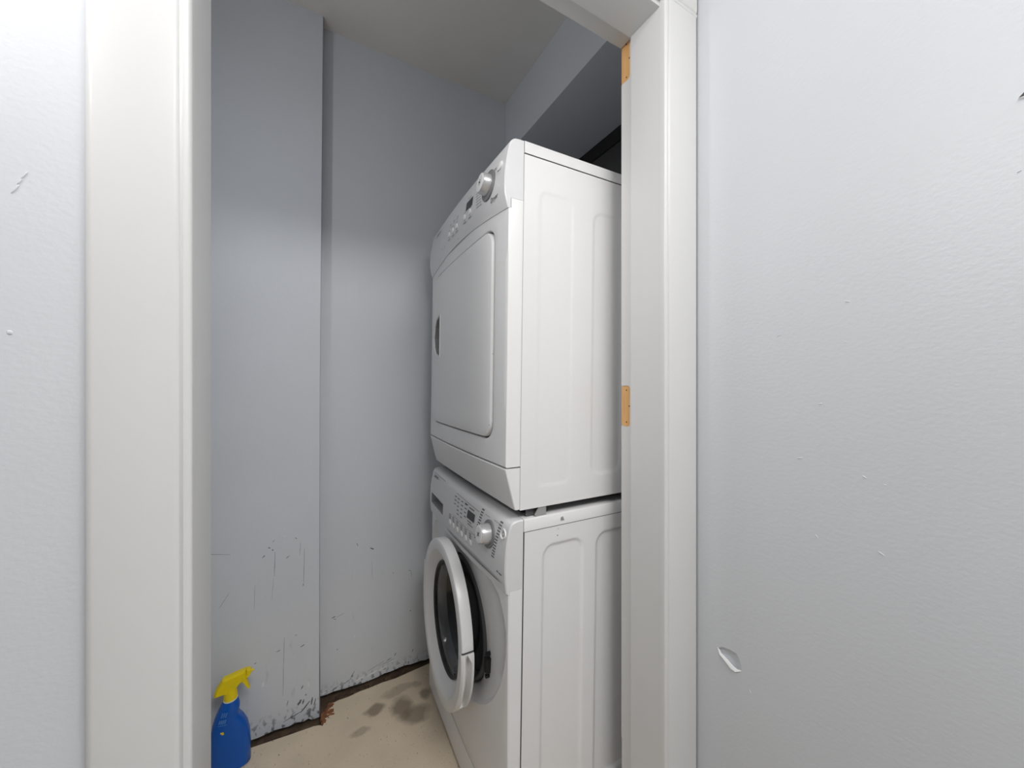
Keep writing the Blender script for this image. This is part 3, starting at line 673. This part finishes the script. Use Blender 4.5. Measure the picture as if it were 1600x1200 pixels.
# latch hole beside the opening
yl_, zl_ = 0.126, 0.418
wm.part('latch_socket', prism([(XW(zl_)+0.004, 0.134), (XW(zl_)+0.004, 0.119), (XW(zl_)+0.02, 0.119), (XW(zl_)+0.02, 0.134)], 0.400, 0.436), M['dark'])
wm.part('latch_socket', prism([(XW(zl_)+0.005, 0.130), (XW(zl_)+0.005, 0.123), (XW(zl_)+0.02, 0.123), (XW(zl_)+0.02, 0.130)], 0.442, 0.450), M['dark'])
wm.part('latch_socket', prism([(XW(zl_)+0.005, 0.130), (XW(zl_)+0.005, 0.123), (XW(zl_)+0.02, 0.123), (XW(zl_)+0.02, 0.130)], 0.386, 0.394), M['dark'])
wm.part('drain_filter_cover', box(-0.040, 0.004, 0.012, -0.0022, WD-0.004, 0.1015), M['plastic'])
wm.part('plinth', prism([(XW(0.05)+0.0, 0.0), (XW(0.05)+0.0, WD), (-0.0022, WD), (-0.0022, 0.0)], 0.0125, 0.1035), M['plastic'])
# lower rim groove of the control panel
def lens(y0, z0, y1, z1, h, off, name, m):
    n = 24; a = []; b_ = []
    for i in range(n+1):
        t = i/n; e = h*math.sin(PI*min(1, t*0.9+0.1*(t > 0.5)*t))**0.7 if 0 < t < 1 else 0
        y = y0+(y1-y0)*t; z = z0+(z1-z0)*t; a.append(on_face(fw, y, z+e, off)); b_.append(on_face(fw, y, z-e, off))
    wm.part(name, rings([a, b_], closed=False), m)
lens(0.42, 0.6745, 0.004, 0.6835, 0.0062, 0.0014, 'trim_groove', M['panel_plastic'])
lens(0.40, 0.6747, 0.014, 0.6833, 0.0040, 0.0020, 'trim_groove', M['ring'])
knob(wm, fw, 0.092, 0.770, 0.0335, 0.0245, 0.0225, 0.027)
for y in (0.3669, 0.3348, 0.2987, 0.2639, 0.2301, 0.1958): button(wm, fw, y, 0.7085, 0.0085, 0.0078, 0.003)
vf = rings([disc_pts(fw, 0.0215, 0.793, 0.0118, 0.0), disc_pts(fw, 0.0215, 0.793, 0.0115, 0.003), disc_pts(fw, 0.0215, 0.793, 0.0095, 0.003), disc_pts(fw, 0.0215, 0.793, 0.009, 0.0008)], False, True)
pb = wm.part('power_button', vf, M['plastic'], smooth=40)
wm.part('power_symbol', rings([disc_pts(fw, 0.0215, 0.793, 0.0055, 0.0012, 16), disc_pts(fw, 0.0215, 0.793, 0.0040, 0.0012, 16)]), M['print'], pb)
wm.part('display', ([on_face(fw, y, z, 0.0012) for y, z in ((0.180, 0.7885), (0.180, 0.7675), (0.230, 0.7675), (0.230, 0.7885))], [(0, 1, 2, 3)]), M['display'])
text_on(wm, fw, 'SAMSUNG', 0.0125, 0.600, 0.7985, M['print'], 'lettering', bold=0.0002)
it = [(0.335, 0.8065, 0.159, 0.8025, 0.0010), (0.124, 0.8071, 0.098, 0.8074, 0.0008), (0.34, 0.7385, 0.165, 0.7385, 0.0008), (0.61, 0.8125, 0.46, 0.8125, 0.0010), (0.075, 0.808, 0.045, 0.808, 0.0008)]
for c, (ya, col) in enumerate(((0.345, 3), (0.318, 5), (0.288, 5), (0.258, 4))):
    for r in range(col):
        z = 0.796-0.0105*r; it.append((ya-0.002*r, z, ya-0.002*r-0.017+0.004*random.random(), z, 0.0028))
for y in (0.3669, 0.3348, 0.2987, 0.2639, 0.2301, 0.1958):
    for k in range(3): it.append((y+0.010, 0.7215+0.0055*k, y-0.008+0.004*random.random(), 0.7215+0.0055*k, 0.0022))
it += [(0.225, 0.7955, 0.19, 0.7955, 0.0028), (0.26, 0.7985, 0.235, 0.7985, 0.0024), (0.225, 0.7605, 0.195, 0.7605, 0.0024), (0.222, 0.7535, 0.185, 0.7535, 0.0024)]
for k in range(12):
    a = k/11; it.append((0.148+0.022*a, 0.8135-0.0072*k, 0.134+0.020*a, 0.8135-0.0072*k, 0.0032))
for k in range(13):
    a = k/12; it.append((0.046+0.022*a, 0.8135-0.0072*k, 0.032+0.022*a, 0.8135-0.0072*k, 0.0032))
dashes(wm, fw, it, M['print'], 'panel_print')
dashes(wm, fw, [(0.040, 0.702, 0.033, 0.702, 0.004), (0.030, 0.7015, 0.016, 0.7015, 0.003)], M['print'], 'panel_print')
# side lid mark
wm.part('lid_logo', ([(x, -0.0012, z) for x, z in ((0.101, 0.8065), (0.112, 0.8060), (0.1115, 0.8085), (0.108, 0.8165), (0.1015, 0.8145))], [(0, 1, 2, 3, 4)]), M['print_light'])
wm.part('paint_chip', ([(x, -0.0003, z) for x, z in ((0.092, 0.771), (0.0945, 0.771), (0.0945, 0.7735), (0.092, 0.7735))], [(0, 1, 2, 3)]), M['seam'])
wm.part('paint_chip', ([(x, -0.0003, z) for x, z in ((0.092, 0.7865), (0.098, 0.788), (0.098, 0.7888), (0.092, 0.7875))], [(0, 1, 2, 3)]), M['print_light'])
for x, y in ((0.05, 0.05), (0.57, 0.05), (0.05, 0.585), (0.57, 0.585)):
    c = [[(x-0.013+r*math.cos(t), y+r*math.sin(t), z) for t in [i*PI/8 for i in range(16)]] for r, z in ((0.018, 0.0), (0.018, 0.012), (0.008, 0.014), (0.008, 0.032))]
    v, f = rings(c, True, True); link('foot', v, f, M['dark'], wm.root, smooth=40)
# door, ajar: built round its own axis, hinge on the far side
ALPHA = math.radians(1.0); HX, HY, HZ = -0.053, 0.581, 0.428; DR = 0.231
ca, sa = math.cos(ALPHA), math.sin(ALPHA)
def dpt(r, a, wdt):
    u = DR+0.91*r*math.cos(a); z = HZ+r*math.sin(a)     # u: distance from the hinge towards the near side
    x = HX-u*sa-wdt*ca; y = HY-u*ca+wdt*sa*0+0.0
    return (x+wm.k*(z-wm.zref), y, z)
def dlathe(prof_, n=96, a0=0, a1=2*PI, closed=True, cap0=False, cap1=False, notch=False):
    k = n if closed else n+1
    def rr_(r, a, w_):   # the rim is hollow where the grip sits
        d = math.degrees(a) % 360
        return min(r, 0.205) if notch and (d > 319.5 or d < 4.5) and 0.0005 <= w_ <= 0.0345 and r > 0.215 else r
    rs = [[dpt(rr_(r, a0+(a1-a0)*i/n, w_), a0+(a1-a0)*i/n, w_) for i in range(k)] for r, w_ in prof_]
    return rings(rs, cap0, cap1, closed)
v, f = dlathe([(0.170, -0.002), (0.205, 0.0), (0.226, 0.001), (0.2300, 0.003), (0.231, 0.006), (0.231, 0.0300), (0.2300, 0.0328), (0.2275, 0.0343), (0.216, 0.0352), (0.203, 0.0352), (0.198, 0.0340), (0.194, 0.0305), (0.182, 0.022), (0.160, 0.009), (0.156, 0.005), (0.158, 0.0), (0.170, -0.002)], n=180, notch=True)
wdoor = link('door', v, f, M['plastic'], wm.root, smooth=35)
pg = [(0.160, 0.010), (0.157, 0.004), (0.152, -0.006), (0.140, -0.030), (0.120, -0.055), (0.09, -0.066), (0.05, -0.070), (0.0004, -0.071),
      (0.0004, -0.066), (0.05, -0.065), (0.088, -0.061), (0.116, -0.051), (0.135, -0.028), (0.147, -0.006), (0.150, 0.006), (0.158, 0.012)]
link('glass', *dlathe(pg+[pg[0]]), M['glass'], wdoor, smooth=60)
link('inner_ring', *dlathe([(0.161, 0.0135), (0.153, 0.011), (0.151, 0.002), (0.158, 0.0), (0.161, 0.0135)]), M['dark'], wdoor, smooth=40)
link('rim_seam', *dlathe([(0.2315, 0.003), (0.2320, 0.0035), (0.2320, 0.0305), (0.2290, 0.0345)], n=2, a0=math.radians(6.3), a1=math.radians(7.3), closed=False), M['seam'], wdoor)
# grip: lower near part of the rim, hollowed
a0, a1 = math.radians(5.8), math.radians(-42)
g = G(); n = 30; rs = []
for i in range(n+1):
    t = i/n; a = a0+(a1-a0)*t; e = min(1, t/0.12); q = 0.004*math.sin(PI*t)**0.5
    gd = 0.024*e*(1 if t < 0.97 else 0.2)
    w0, w1 = 0.002, 0.0338
    m0, m1 = 0.010+0.012*(1-e), 0.026
    rs.append([dpt(0.210, a, w0-0.001), dpt(0.2325+q, a, w0), dpt(0.2325+q, a, m0-0.002), dpt(0.2320+q-gd, a, m0+0.0015), dpt(0.2325+q-gd*0.6, a, m1-0.006), dpt(0.2325+q, a, m1), dpt(0.2305+q, a, w1-0.002), dpt(0.2265+q*0.5, a, w1+0.002), dpt(0.2085, a, 0.0358)])
gp = link('handle', *rings(rs, True, True), M['plastic'], wdoor, smooth=35)
link('hinge', [(x+wm.k*(z-wm.zref), y, z) for x, y, z in box(-0.070, 0.575, 0.385, -0.038, 0.620, 0.49)[0]], box(0, 0, 0, 1, 1, 1)[1], M['plastic'], wdoor)

# ------------------------------------------------------------------ spray bottle
BX, BY = -0.2, 1.372
sb = empty('spray_bottle', (BX, BY, 0), 0, 'blue spray bottle with yellow trigger head on the floor in the corner', 'bottle')
lv = [(0.0, -0.046, 0.046, 0.020), (0.004, -0.050, 0.050, 0.026), (0.05, -0.051, 0.050, 0.029), (0.095, -0.049, 0.0475, 0.029), (0.12, -0.046, 0.042, 0.028), (0.14, -0.0425, 0.0325, 0.027), (0.150, -0.040, 0.0255, 0.026), (0.159, -0.0375, 0.0205, 0.025),
      (0.166, -0.035, 0.0215, 0.0245), (0.172, -0.0325, 0.0225, 0.024), (0.180, -0.029, 0.0228, 0.023), (0.190, -0.0245, 0.0215, 0.0205), (0.197, -0.020, 0.0195, 0.0185), (0.2005, -0.0165, 0.0165, 0.0165), (0.206, -0.0145, 0.0145, 0.0145)]
def se(t, p): c = math.cos(t); return math.copysign(abs(c)**p, c)
rs = []
for z, a, b_, d_ in lv:
    cx, hx = (a+b_)/2, (b_-a)/2; p = 0.8 if z < 0.19 else 1
    rs.append([(cx+hx*se(t, p), d_*se(t-PI/2, p), z) for t in [i*2*PI/40 for i in range(40)]])
bot = link('bottle', *rings(rs, True, True), M['blue'], sb, smooth=50)
circ_ = lambda r, z, cx=0.0, n=32: [(cx+r*math.cos(t), r*math.sin(t), z) for t in [i*2*PI/n for i in range(n)]]
link('collar', *rings([circ_(0.0172, 0.2005), circ_(0.0178, 0.2015), circ_(0.0178, 0.2035), circ_(0.016, 0.204)], True, True), M['cream'], sb, smooth=40)
rs = []
for z, r in ((0.2036, 0.0160), (0.2045, 0.0166), (0.218, 0.0160), (0.226, 0.0152), (0.232, 0.0145)):
    rs.append([((r+(0.0004 if i % 2 else 0))*math.cos(i*2*PI/64), (r+(0.0004 if i % 2 else 0))*math.sin(i*2*PI/64), z) for i in range(64)])
link('cap', *rings(rs, True, True), M['yellow'], sb, smooth=20)
def blade(poly, hw, inset, y0=0.0):
    cx = sum(p[0] for p in poly)/len(poly); cz = sum(p[1] for p in poly)/len(poly)
    def r(k, y): return [(cx+(x-cx)*k, y, cz+(z-cz)*k) for x, z in poly]
    return rings([r(1-inset, -hw), r(1, -hw*0.55), r(1, hw*0.55), r(1-inset, hw)], True, True)
head = [(-0.0388, 0.2238), (-0.0375, 0.2330), (-0.0362, 0.2409), (-0.027, 0.2555), (-0.0177, 0.2685), (0.010, 0.2737), (0.0383, 0.2779), (0.0397, 0.2534), (0.0272, 0.2463), (0.0150, 0.2325), (0.0066, 0.2245), (-0.0029, 0.2205), (-0.0163, 0.2246)]
link('trigger_head', *blade(head, 0.0135, 0.16), M['yellow'], sb, smooth=25)
link('nozzle', *blade([(0.0395, 0.2776), (0.0500, 0.2745), (0.0515, 0.2640), (0.0440, 0.2545), (0.0395, 0.2538)], 0.010, 0.12), M['yellow'], sb, smooth=30)
link('nozzle_tip', *rings([[(x, r*math.cos(t), 0.2675+r*math.sin(t)) for t in [i*PI/6 for i in range(12)]] for x, r in ((0.050, 0.0042), (0.0555, 0.0030), (0.058, 0.0022))], True, True), M['yellow'], sb, smooth=40)
link('trigger', *blade([(0.026, 0.2460), (0.0397, 0.2510), (0.0425, 0.2350), (0.0481, 0.2210), (0.0467, 0.2164), (0.0425, 0.2190), (0.0383, 0.2266), (0.0330, 0.2370)], 0.006, 0.05), M['yellow'], sb, smooth=40)
# worn pale print on the shoulder: two slanting rows of small strokes and a yellow spot lower down
def bottle_y(x, z):
    for (z0, a0_, b0_, d0), (z1, a1_, b1_, d1) in zip(lv, lv[1:]):
        if z0 <= z <= z1:
            t = (z-z0)/(z1-z0); a = a0_+(a1_-a0_)*t; b_ = b0_+(b1_-b0_)*t; d_ = d0+(d1-d0)*t; cx, hx = (a+b_)/2, (b_-a)/2
            q = min(1, abs(x-cx)/hx); return -d_*(1-q**2.5)**(1/2.5)
    return -0.03
g = G()
def stroke(x0, z0, x1, z1, h):
    a = [(x0+(x1-x0)*i/3, z0+(z1-z0)*i/3) for i in range(4)]
    g.add(rings([[(x, bottle_y(x, z+h/2)-0.0006, z+h/2) for x, z in a], [(x, bottle_y(x, z-h/2)-0.0006, z-h/2) for x, z in a]], closed=False))
for r in range(5):
    for k in range(3):
        stroke(-0.0165+0.005*k-0.0008*r, 0.1800-0.0024*r-0.0006*k, -0.0135+0.005*k-0.0008*r, 0.1796-0.0024*r-0.0006*k, 0.0011)
for r in range(4):
    for k in range(4):
        stroke(-0.0225+0.0045*k-0.0008*r, 0.1622-0.0026*r-0.0004*k, -0.0195+0.0045*k-0.0008*r, 0.1620-0.0026*r-0.0004*k, 0.0013)
stroke(-0.026, 0.149, -0.005, 0.1475, 0.0009)
link('print', g.v, g.f, M['blueprint'], sb, kind='stuff')
g = G(); stroke(-0.020, 0.128, -0.012, 0.128, 0.004); stroke(-0.017, 0.124, -0.011, 0.124, 0.003)
link('label_spot', g.v, g.f, M['yellow'], sb)
